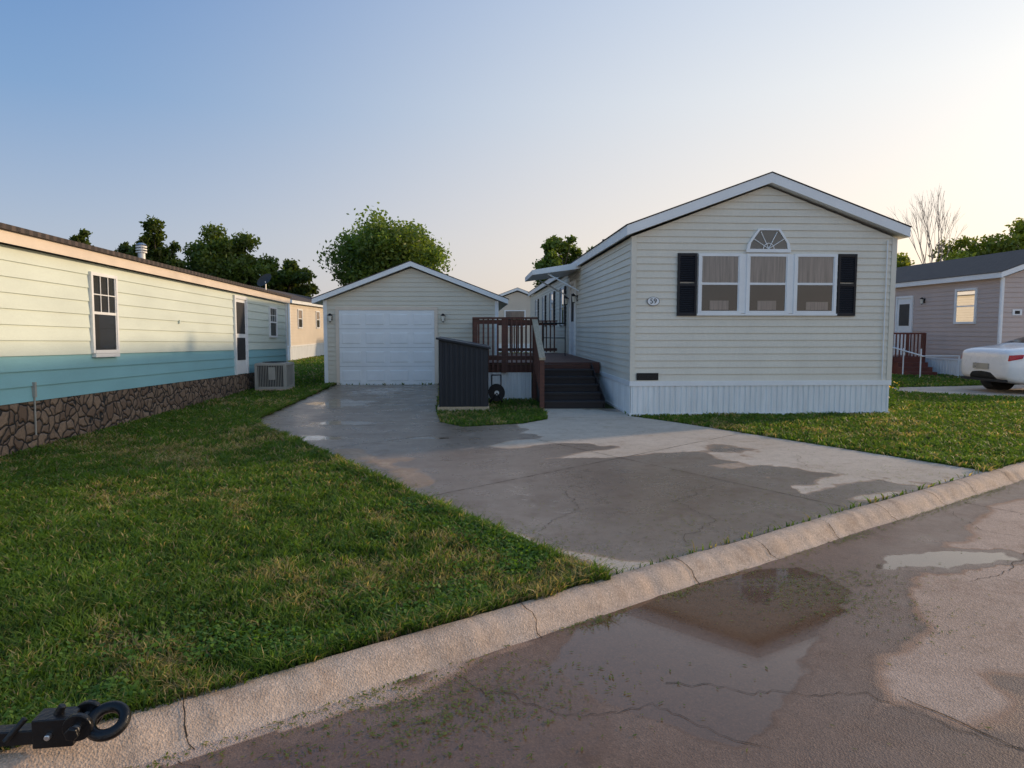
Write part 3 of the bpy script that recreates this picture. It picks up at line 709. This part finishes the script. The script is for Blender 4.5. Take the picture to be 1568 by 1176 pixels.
# ------------------------------------------------------------------ CAR
def m_paint():
    m,nt,b=new_mat('white_car_paint'); b.inputs['Base Color'].default_value=(.80,.80,.79,1)
    b.inputs['Coat Weight'].default_value=.8; b.inputs['Coat Roughness'].default_value=.04
    v=objvec(nt); nt.links.new(maprange(nt,noise(nt,3,3,v),.3,.7,.24,.36),b.inputs['Roughness']); return m
M_paint=m_paint(); M_rubber=mat('tyre_rubber',(.02,.02,.02),.8); M_rim=mat('alloy_rim',(.5,.5,.5),.3,metal=.9)
M_tail=mat('red_tail_lamp',(.5,.01,.012),.15,var=.3,nscale=20); M_cg=mat('tinted_car_glass',(.015,.018,.02),.06)
def car():
    e=empty('white_sedan_car',(11.78,17.2,0),R(4))
    st=[(0,.50,.88,.98,.66,.60),(.06,.34,.95,1.08,.82,.76),(.25,.26,1.0,1.13,.88,.76),(.7,.22,1.0,1.17,.91,.72),(.95,.20,1.0,1.22,.92,.68),
        (1.3,.18,.99,1.35,.92,.62),(1.65,.18,.98,1.44,.92,.58),(2.2,.18,.97,1.48,.92,.58),(2.7,.18,.96,1.46,.92,.58),(3.1,.18,.95,1.36,.92,.59),(3.45,.18,.93,1.18,.92,.64),(3.75,.2,.91,1.0,.91,.70),(4.2,.22,.84,.92,.89,.68),(4.6,.26,.74,.80,.82,.62),(4.8,.36,.62,.68,.66,.50)]
    mb=MB(); secs=[]
    for x,zb,zbelt,zt,hw,rw in st:
        half=[(hw*.80,zb),(hw*.96,zb+.06),(hw,zb+(zbelt-zb)*.45),(hw*.985,zb+(zbelt-zb)*.72),(hw*.95,zbelt),(rw+.03,zt-.05),(rw*.8,zt)]
        secs.append([(x,-y,z) for y,z in half]+[(x,0,zt+.015)]+[(x,y,z) for y,z in reversed(half)])
    n=len(secs[0])
    for i in range(len(secs)-1):
        for j in range(n-1):
            m=M_paint
            if j in(4,9) and 4<=i<=9: m=M_cg
            if j in (5,6,7,8) and i in(4,5,9,10): m=M_cg
            mb.poly([secs[i][j],secs[i+1][j],secs[i+1][j+1],secs[i][j+1]],m)
        mb.poly([secs[i][0],secs[i][n-1],secs[i+1][n-1],secs[i+1][0]],M_rubber)
    mb.poly(secs[0],M_paint); mb.poly(secs[-1],M_paint)
    o=mb.obj('body',e,smooth=True)
    bm=bmesh.new(); bm.from_mesh(o.data); bmesh.ops.remove_doubles(bm,verts=bm.verts,dist=.0005); bmesh.ops.recalc_face_normals(bm,faces=bm.faces); bm.to_mesh(o.data); bm.free()
    sm=o.modifiers.new('s','SUBSURF'); sm.levels=2; sm.render_levels=2
    mb=MB()
    for wx in (1.08,3.85):
        for sy in (-1,1):
            y0=sy*.72
            mb.tube((wx,sy*.55,.34),(wx,sy*.918,.34),.37,.37,M_rubber,32)
            mb.tube((wx,y0,.325),(wx,sy*.93,.325),.325,.315,M_rubber,32); mb.tube((wx,y0,.325),(wx,sy*.935,.325),.235,.235,M_rim,28)
            mb.tube((wx,y0,.325),(wx,sy*.939,.325),.215,.215,M_rubber,28)
            for k in range(10):
                a=2*math.pi*k/10; mb.tube((wx,sy*.942,.325),(wx+.22*math.cos(a),sy*.942,.325+.22*math.sin(a)),.022,.016,M_rim,6)
            mb.tube((wx,sy*.93,.325),(wx,sy*.955,.325),.05,.05,M_rim,12)
    mb.obj('wheels',e)
    mb=MB()
    for sy in (-1,1):
        mb.hexa([(.04,sy*.60,.83),(.07,sy*.80,.81),(.34,sy*.905,.88),(.30,sy*.80,.90),(.05,sy*.62,.95),(.09,sy*.79,.955),(.38,sy*.888,.975),(.34,sy*.80,.97)],M_tail)
    mb.obj('tail_lamps',e,bevel=.012)
    mb=MB()
    for sy in (-1,1):
        mb.box(1.75,1.762,sy*.912-.006,sy*.912+.006,.35,.94,M_rubber); mb.box(2.75,2.762,sy*.912-.006,sy*.912+.006,.35,.94,M_rubber); mb.box(1.9,2.1,sy*.93-.02,sy*.93+.02,.80,.83,M_paint); mb.box(1.3,3.3,sy*.895-.012,sy*.895+.012,.96,.975,M_rim)
        mb.box(3.0,3.2,sy*1.0-.08,sy*1.0+.08,.97,1.09,M_paint)
    mb.box(-.02,.0,-.26,.26,.60,.74,M_rim); mb.box(.02,.15,-.7,.7,.30,.36,M_rubber)
    mb.obj('trim',e)
car()

# ------------------------------------------------------------------ tow hitch (lower left)
th=empty('tow_hitch',(-1.60,2.50,.03),R(8)); mb=MB()
mb.box(-.9,-.16,-.03,.03,.02,.075,M_iron); mb.box(-.19,-.05,-.045,.045,.01,.12,M_iron)
for sy in (-.045,.045): mb.tube((-.03,sy-.011,.085),(-.03,sy+.011,.085),.052,.052,M_iron,24)
mb.torus((.055,0,.075),(0,-.55,.83),.055,.022,M_iron,n=40,k=12,sx=1.1)
mb.tube((-.03,-.085,.085),(-.03,.085,.085),.016,.016,M_metal,12); mb.tube((-.03,-.10,.085),(-.03,-.08,.085),.026,.026,M_iron,6)
mb.tube((-.5,0,-.04),(-.5,0,.03),.025,.025,M_iron,10); mb.tube((-.13,-.065,.06),(-.13,.065,.06),.012,.012,M_metal,8)
mb.tube((-.28,-.05,.05),(-.22,-.02,.12),.012,.012,M_iron,8); mb.tube((-.12,0,.11),(-.10,0,.15),.018,.014,M_iron,10)
mb.obj('shackle_mount',th,bevel=.004)

# ------------------------------------------------------------------ GRASS
def hazard(x,y):
    ok=np.ones(x.shape,bool); s,n=inv(x,y); ok&=(n>.0)
    d,_,_=sdpoly(x,y,DRIVE); ok&=d<.012
    d,_,_=sdpoly(x,y,ND); ok&=d<.02
    def rect(ox,oy,a,x0,x1,y0,y1):
        c,sn=math.cos(a),math.sin(a); return [(ox+px*c-py*sn,oy+px*sn+py*c) for px,py in((x0,y0),(x1,y0),(x1,y1),(x0,y1))]
    for r_ in (rect(2.17,12.49,TH,0,4.87,0,23),rect(2.17,12.49,TH,-1.5,0,1.0,3),rect(2.17,12.49,TH,-2.88,0,3,9),rect(-5.28,19.4,TH,0,4.87,0,7.5),rect(-6.1,4,R(2.83),-4.3,0.01,0,17.1),rect(-.94,13.2,TH,-.5,.5,-.03,1.6),rect(14.9,21,TH,0,4.9,0,20),rect(-15.4,33.5,TH,0,4.5,0,20)):
        d,_,_=sdpoly(x,y,r_); ok&=d<0
    return ok
def grass():
    xs=[];ys=[]
    bands=[(2.0,3.2,12500),(3.2,4.5,9000),(4.5,6.5,5200),(6.5,9,2900),(9,13,1600),(13,18,750),(18,28,330),(28,45,110)]
    for a,b,dn in bands:
        L0=-b*.95-1.0; L1=b*.95+1.0
        n=int((L1-L0)*(b-a)*dn); x=rng.uniform(L0,L1,n); y=rng.uniform(a,b,n)
        m=(np.abs(x)<y*.85+.6); x=x[m];y=y[m]; m=hazard(x,y)&(rng.random(len(x))<.15+1.6*fbm(x+5,y+2,9,3)); xs.append(x[m]);ys.append(y[m])
    nb=sum(len(a) for a in xs)
    edge=DRIVE[:6]
    for i in range(5):
        a=np.array(edge[i]);b=np.array(edge[i+1]); L=np.hypot(*(b-a)); n=int(L*1000); t=rng.random(n)
        nrm=np.array([-(b-a)[1],(b-a)[0]])/L; off=np.abs(rng.normal(0,.07,n)); p=a+(b-a)*t[:,None]; wob=(fbm(p[:,0],p[:,1],5,3)-.5)*.10
        p=p+nrm*(off-.02-wob)[:,None]
        xs.append(p[:,0]);ys.append(p[:,1])
    for sa,sb,dn in ((-3,.75,1100),(6.4,16,250)):
        n=int((sb-sa)*dn); s=rng.uniform(sa,sb,n); q=np.abs(rng.normal(0,.05,n))-.025-(fbm(s,s*0,4,3)-.5)*.08; x,y=W(s,q); xs.append(x);ys.append(y)
    x=np.concatenate(xs); y=np.concatenate(ys); n=len(x); d=np.hypot(x,y)
    tall=np.where(np.arange(n)>=nb,1.35,1.0)
    cl=fbm(x+20,y+31,7,3)
    w=.0028*np.clip(d/3,.9,12)*rng.uniform(.6,1.5,n); h=rng.uniform(.022,.070,n)*(.25+.7*fbm(x,y,2.0,4)+.8*cl)*tall*(1+np.clip(d-6,0,20)*.012)
    az=rng.uniform(0,2*np.pi,n); lean=rng.uniform(.15,1.5,n)*h
    la=rng.uniform(0,2*np.pi,n); dx=np.cos(la)*lean; dy=np.sin(la)*lean
    wx=np.cos(az)*w; wy=np.sin(az)*w; z0=np.where(np.arange(n)>=nb,.002,-.003)
    p=fbm(x,y,.55,4); p2=fbm(x+50,y+20,4.5,3); p3=fbm(x+11,y+70,1.6,4)
    dry=np.clip((p-.54)*3.0+(p2-.5)*3.2+(p3-.52)*3.4,0,1)
    g1=np.array([.054,.118,.018]); g2=np.array([.125,.198,.032]); g3=np.array([.34,.275,.14])
    t=rng.random(n)[:,None]; c=g1*(1-t)+g2*t; dr=((rng.random(n)<dry*.62)|(rng.random(n)<.08))[:,None]; c=np.where(dr,g3*(.55+.6*rng.random(n)[:,None]),c)
    c*= (.45+.6*p2+.6*cl)[:,None]
    V=np.zeros((n,5,3)); V[:,0]=np.stack([x-wx,y-wy,z0],-1);V[:,1]=np.stack([x+wx,y+wy,z0],-1)
    V[:,2]=np.stack([x+wx*.8+dx*.35,y+wy*.8+dy*.35,h*.6],-1);V[:,3]=np.stack([x-wx*.8+dx*.35,y-wy*.8+dy*.35,h*.6],-1)
    V[:,4]=np.stack([x+dx,y+dy,h*.95],-1)
    base=np.arange(n)[:,None]*5
    T=np.concatenate([base+[0,1,2],base+[0,2,3],base+[3,2,4]],0)
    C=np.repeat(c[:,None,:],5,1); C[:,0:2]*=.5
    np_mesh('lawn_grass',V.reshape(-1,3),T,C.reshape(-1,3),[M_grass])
grass()
def leaves_mesh(name,x,y,z,size,cols,flat=.5,mats=None,asp=.55):
    n=len(x); nr=rng.normal(0,1,(n,3)); nr[:,2]=np.abs(nr[:,2])+flat; nr/=np.linalg.norm(nr,axis=1)[:,None]
    a=np.cross(nr,rng.normal(0,1,(n,3))); a/=np.linalg.norm(a,axis=1)[:,None]; b=np.cross(nr,a)
    P=np.stack([x,y,z],-1); s=size[:,None]
    V=np.stack([P-a*s,P+b*s*asp,P+a*s,P-b*s*asp],1).reshape(-1,3)
    base=np.arange(n)[:,None]*4; T=base+np.array([0,1,2,3])
    return np_mesh(name,V,T,np.repeat(cols,4,0),[mats or M_leaf],k=4)
def weeds():
    n=14000; s=rng.uniform(-3,.6,n); q=np.abs(rng.normal(0,.34,n)); x,y=W(s,q+.01)
    m=(fbm(x,y,3,3)>.44)&hazard(x,y); x=x[m];y=y[m]
    xx=[x];yy=[y]
    n=6000; t=rng.random(n); x2=.55-1.4*t+0; y2=4.32+2.0*t; off=np.abs(rng.normal(0,.18,n)); x2=x2-off*.82;y2=y2-off*.57; m=hazard(x2,y2)&(fbm(x2,y2,3,3)>.43); xx.append(x2[m]);yy.append(y2[m])
    n=12000; x3=rng.uniform(-6,.3,n); y3=rng.uniform(2.6,8,n); m=hazard(x3,y3)&(fbm(x3,y3+9,2.2,3)>.57); xx.append(x3[m]);yy.append(y3[m])
    x=np.concatenate(xx);y=np.concatenate(yy); n=len(x)
    t=rng.random(n)[:,None]; c=np.array([.06,.14,.02])*(1-t)+np.array([.14,.24,.035])*t
    leaves_mesh('clover_weeds',x,y,rng.uniform(.012,.058,n),rng.uniform(.006,.016,n),c,1.0,asp=.8)
weeds()
def clippings():
    X=[];Y=[]
    for cx,cy,sx,sy,n in ((1.85,4.25,.24,.22,520),(2.1,4.6,.35,.16,330),(2.3,4.1,.2,.25,200),(-.35,2.9,.28,.17,700),(.1,3.15,.35,.15,260),(-.8,2.5,.4,.2,260)):
        X.append(rng.normal(cx,sx,n));Y.append(rng.normal(cy,sy,n))
    s=rng.uniform(-2.5,7,3200); q=-.235-np.abs(rng.normal(0,.055,3200)); m=rng.random(3200)<fbm(s,s*0,2.5,3)*1.8-.45; a,b=W(s[m],q[m]); X.append(a);Y.append(b)
    n=600; X.append(rng.uniform(-1,5.5,n)); Y.append(rng.uniform(2.3,9.5,n))
    n=1300; s=rng.uniform(.8,6,n); a,b=W(s,np.abs(rng.normal(0,.9,n))+.02); X.append(a);Y.append(b)
    n=900; t=rng.random(n); off=np.abs(rng.normal(0,.12,n)); X.append(.6-3.2*t+off);Y.append(4.35+4.65*t+off*.6)
    x=np.concatenate(X);y=np.concatenate(Y); s,nn=inv(x,y); m=(nn<-.22)|(nn>.02); x=x[m];y=y[m];nn=nn[m]
    z=np.where(nn<0,RZ+.006,.012); n=len(x); az=rng.uniform(0,2*np.pi,n); L=rng.uniform(.005,.020,n); w=rng.uniform(.0018,.006,n)
    d=np.stack([np.cos(az),np.sin(az),rng.uniform(0,.1,n)],-1)*L[:,None]; e=np.stack([-np.sin(az),np.cos(az),np.zeros(n)],-1)*w[:,None]; P=np.stack([x,y,z],-1)
    V=np.stack([P-d*[1,1,0],P+e,P+d,P-e],1).reshape(-1,3); T=np.arange(n)[:,None]*4+np.array([0,1,2,3])
    t=rng.random(n)[:,None]; c=np.array([.07,.13,.02])*(1-t)+np.array([.22,.25,.06])*t
    np_mesh('grass_clippings',V,T,np.repeat(c,4,0),[M_grass],k=4)
clippings()

# ------------------------------------------------------------------ TREES
def limb(mb,p,d,L,r,depth,maxd,spread=.5,tips=None,m=None,n=5):
    p=Vector(p); d=Vector(d).normalized(); q=p+d*L
    mb.tube(p,q,r,r*.68,m or M_bark,n,False)
    if depth==maxd: return
    for k in range(random.choice((2,3)) if depth else 4):
        nd=(d+Vector((random.uniform(-1,1),random.uniform(-1,1),random.uniform(-.3,.8)))*spread).normalized()
        limb(mb,p.lerp(q,random.uniform(.7,1)),nd,L*random.uniform(.62,.85),r*.6,depth+1,maxd,spread,tips,m,n)
def tree(name,x,y,top,bottom,rad,leaf=.16,nl=16000,ncl=46,dark=1.0,warm=0.0,gap=1.0):
    e=empty(name,(x,y,0)); mb=MB()
    r0=.045*rad+.10; cz=(top+bottom)/2; rz=(top-bottom)/2
    mb.tube((0,0,-.1),(0,0,bottom+.3),r0*1.25,r0*.85,M_bark,10); mb.tube((0,0,bottom+.3),(.1,0,cz+rz*.3),r0*.85,r0*.3,M_bark,8)
    cs=[]
    while len(cs)<ncl:
        v=rng.normal(0,1,3); v/=np.linalg.norm(v); rr=rng.uniform(.15,1)**.55
        p=v*rr*np.array([rad*.82,rad*.82,rz*.84])
        if p[2]<0: p[:2]*=1.0-.25*abs(p[2]/rz)
        else: p[:2]*=1.0-.25*(p[2]/rz)**2
        cs.append(p)
    cs=np.array(cs); cr=rng.uniform(.14,.30,ncl)*rad*gap
    for i in range(0,ncl,2):
        c=cs[i]; st=Vector((0,0,max(bottom,cz+c[2]*.3-rz*.35))); en=Vector((c[0],c[1],cz+c[2])); md=st.lerp(en,.5)+Vector((0,0,-.1*rad))
        mb.tube(st,md,r0*.32,r0*.2,M_bark,5,False); mb.tube(md,en,r0*.2,r0*.05,M_bark,5,False)
    mb.obj('trunk_and_limbs',e)
    ci=rng.choice(ncl,nl,p=cr**2/np.sum(cr**2)); v=rng.normal(0,1,(nl,3)); v/=np.linalg.norm(v,axis=1)[:,None]; rr=rng.random(nl)**.5
    rr=rr*(1+.25*np.abs(rng.normal(0,1,nl))*(rng.random(nl)<.35))
    P=cs[ci]+v*(rr*cr[ci])[:,None]*np.array([1,1,.8])
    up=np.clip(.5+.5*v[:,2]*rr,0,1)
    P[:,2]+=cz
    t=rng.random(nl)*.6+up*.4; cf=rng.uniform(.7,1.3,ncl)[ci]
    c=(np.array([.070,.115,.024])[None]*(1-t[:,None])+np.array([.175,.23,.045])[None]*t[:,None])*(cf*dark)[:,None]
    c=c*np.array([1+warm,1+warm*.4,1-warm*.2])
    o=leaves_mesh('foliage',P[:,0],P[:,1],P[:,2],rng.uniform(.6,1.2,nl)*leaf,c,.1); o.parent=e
    return e
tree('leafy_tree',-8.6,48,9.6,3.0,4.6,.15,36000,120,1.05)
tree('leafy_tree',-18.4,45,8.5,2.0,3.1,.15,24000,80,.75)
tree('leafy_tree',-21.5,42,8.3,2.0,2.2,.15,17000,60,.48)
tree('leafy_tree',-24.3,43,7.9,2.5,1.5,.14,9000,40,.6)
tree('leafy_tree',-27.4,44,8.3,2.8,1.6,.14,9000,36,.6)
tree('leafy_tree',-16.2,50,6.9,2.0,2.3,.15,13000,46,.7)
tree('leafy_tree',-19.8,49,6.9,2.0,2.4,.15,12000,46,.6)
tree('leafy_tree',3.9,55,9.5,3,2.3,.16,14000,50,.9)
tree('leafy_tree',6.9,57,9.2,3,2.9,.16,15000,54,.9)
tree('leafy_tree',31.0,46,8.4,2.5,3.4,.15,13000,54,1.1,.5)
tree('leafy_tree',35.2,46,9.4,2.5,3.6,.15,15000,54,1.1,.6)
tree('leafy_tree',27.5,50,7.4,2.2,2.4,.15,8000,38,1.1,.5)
bt=empty('bare_tree',(23.0,38,0)); mb=MB(); mbt=mat('pale_bark',(.34,.27,.22),.9)
mb.tube((0,0,-.1),(0,0,3.6),.13,.09,mbt,8)
for k in range(6):
    a=k*1.05; limb(mb,(0,0,3.0+.25*k),(math.cos(a)*.25,math.sin(a)*.25,1),1.95,.034,1,5,.30,None,mbt,4)
mb.obj('branches',bt)
def distant():
    n=60000; a=rng.uniform(-1.15,1.15,n); d=rng.uniform(88,104,n); x=np.sin(a)*d;y=np.cos(a)*d
    hgt=3.0+3.2*fbm(a*40,d*.05,.5,4); z=rng.random(n)**.8*hgt
    t=rng.random(n)[:,None]; c=np.array([.07,.10,.05])*(1-t)+np.array([.12,.14,.07])*t
    leaves_mesh('distant_trees',x,y,z,rng.uniform(.25,.5,n),c,.1)
distant()
fl=empty('yellow_flower_plant',(7.55,13.9,0)); n=500
x=rng.normal(0,.14,n);y=rng.normal(0,.14,n);z=rng.uniform(.02,.42,n); t=rng.random(n)[:,None]
o=leaves_mesh('stems_leaves',x,y,z,rng.uniform(.02,.05,n),np.array([.05,.11,.02])*(1-t)+np.array([.10,.17,.03])*t,.1); o.parent=fl
x=rng.normal(0,.15,60);y=rng.normal(0,.15,60);z=rng.uniform(.35,.55,60); o=leaves_mesh('petals',x,y,z,rng.uniform(.02,.035,60),np.tile([.8,.5,.03],(60,1)),.6); o.parent=fl

# ------------------------------------------------------------------ LIGHT
az=R(26); el=R(14.5)
to=Vector((math.cos(az)*math.cos(el),math.sin(az)*math.cos(el),math.sin(el)))
sd=bpy.data.lights.new('sun','SUN'); sd.energy=3.0; sd.angle=R(2.2); sd.color=(1,.73,.46)
so=bpy.data.objects.new('sun',sd); COL.objects.link(so); so.rotation_euler=to.to_track_quat('Z','Y').to_euler(); so.location=(20,10,15)
w=bpy.data.worlds.new('World'); scene.world=w; w.use_nodes=True; nt=w.node_tree
sky=nt.nodes.new('ShaderNodeTexSky'); sky.sky_type='NISHITA'; sky.sun_disc=False; sky.sun_elevation=el; sky.sun_rotation=R(90-26)
sky.air_density=1.0; sky.dust_density=2.0; sky.ozone_density=1.5; sky.altitude=0
bg=nt.nodes['Background']; bg.inputs[1].default_value=.12
tc=nt.nodes.new('ShaderNodeTexCoord'); sx=nt.nodes.new('ShaderNodeSeparateXYZ'); nt.links.new(tc.outputs['Generated'],sx.inputs[0])
def ramp(stops):
    r=nt.nodes.new('ShaderNodeValToRGB'); nt.links.new(sx.outputs[2],r.inputs[0]); cr=r.color_ramp
    while len(cr.elements)<len(stops): cr.elements.new(.5)
    for e,(p,c) in zip(cr.elements,stops): e.position=p; e.color=(*c,1)
    return r.outputs[0]
away=ramp([(0,(.52,.53,.60)),(.12,(.40,.47,.61)),(.28,(.20,.35,.60)),(.50,(.075,.22,.54)),(1,(.11,.23,.46))])
near=ramp([(0,(.98,.77,.60)),(.12,(1.0,.84,.70)),(.30,(.90,.88,.84)),(.55,(.62,.73,.88)),(1,(.26,.38,.60))])
dp=nt.nodes.new('ShaderNodeVectorMath'); dp.operation='DOT_PRODUCT'; nt.links.new(tc.outputs['Generated'],dp.inputs[0]); dp.inputs[1].default_value=(math.cos(az),math.sin(az),0)
mr=nt.nodes.new('ShaderNodeMapRange'); mr.interpolation_type='SMOOTHSTEP'; nt.links.new(dp.outputs['Value'],mr.inputs[0]); mr.inputs[1].default_value=-.25; mr.inputs[2].default_value=.98
hz=mixc(nt,mr.outputs[0],away,near)
back=maprange(nt,sx.outputs[1],-.05,-.6,0.0,1.0)  # added sky brightening behind the camera, fills the shaded house front
hz=mixc(nt,back,hz,mixc(nt,1.0,hz,(2.05,1.80,1.50),'MULTIPLY'))
vm=nt.nodes.new('ShaderNodeVectorMath'); vm.operation='SCALE'; nt.links.new(hz,vm.inputs[0]); vm.inputs[3].default_value=.86/.12
vs=nt.nodes.new('ShaderNodeVectorMath'); vs.operation='SCALE'; nt.links.new(sky.outputs[0],vs.inputs[0]); vs.inputs[3].default_value=.30
va=nt.nodes.new('ShaderNodeVectorMath'); va.operation='ADD'; nt.links.new(vm.outputs[0],va.inputs[0]); nt.links.new(vs.outputs[0],va.inputs[1])
nt.links.new(va.outputs[0],bg.inputs[0])
# ------------------------------------------------------------------ CAMERA
cd=bpy.data.cameras.new('camera'); cd.sensor_width=36; cd.lens=24.1; cd.clip_end=2000; cd.clip_start=.05
co=bpy.data.objects.new('camera',cd); COL.objects.link(co); co.location=(0,0,1.6); co.rotation_euler=(R(90-4.63),0,0); scene.camera=co
scene.view_settings.view_transform='Standard'; scene.view_settings.look='None'; scene.view_settings.exposure=0
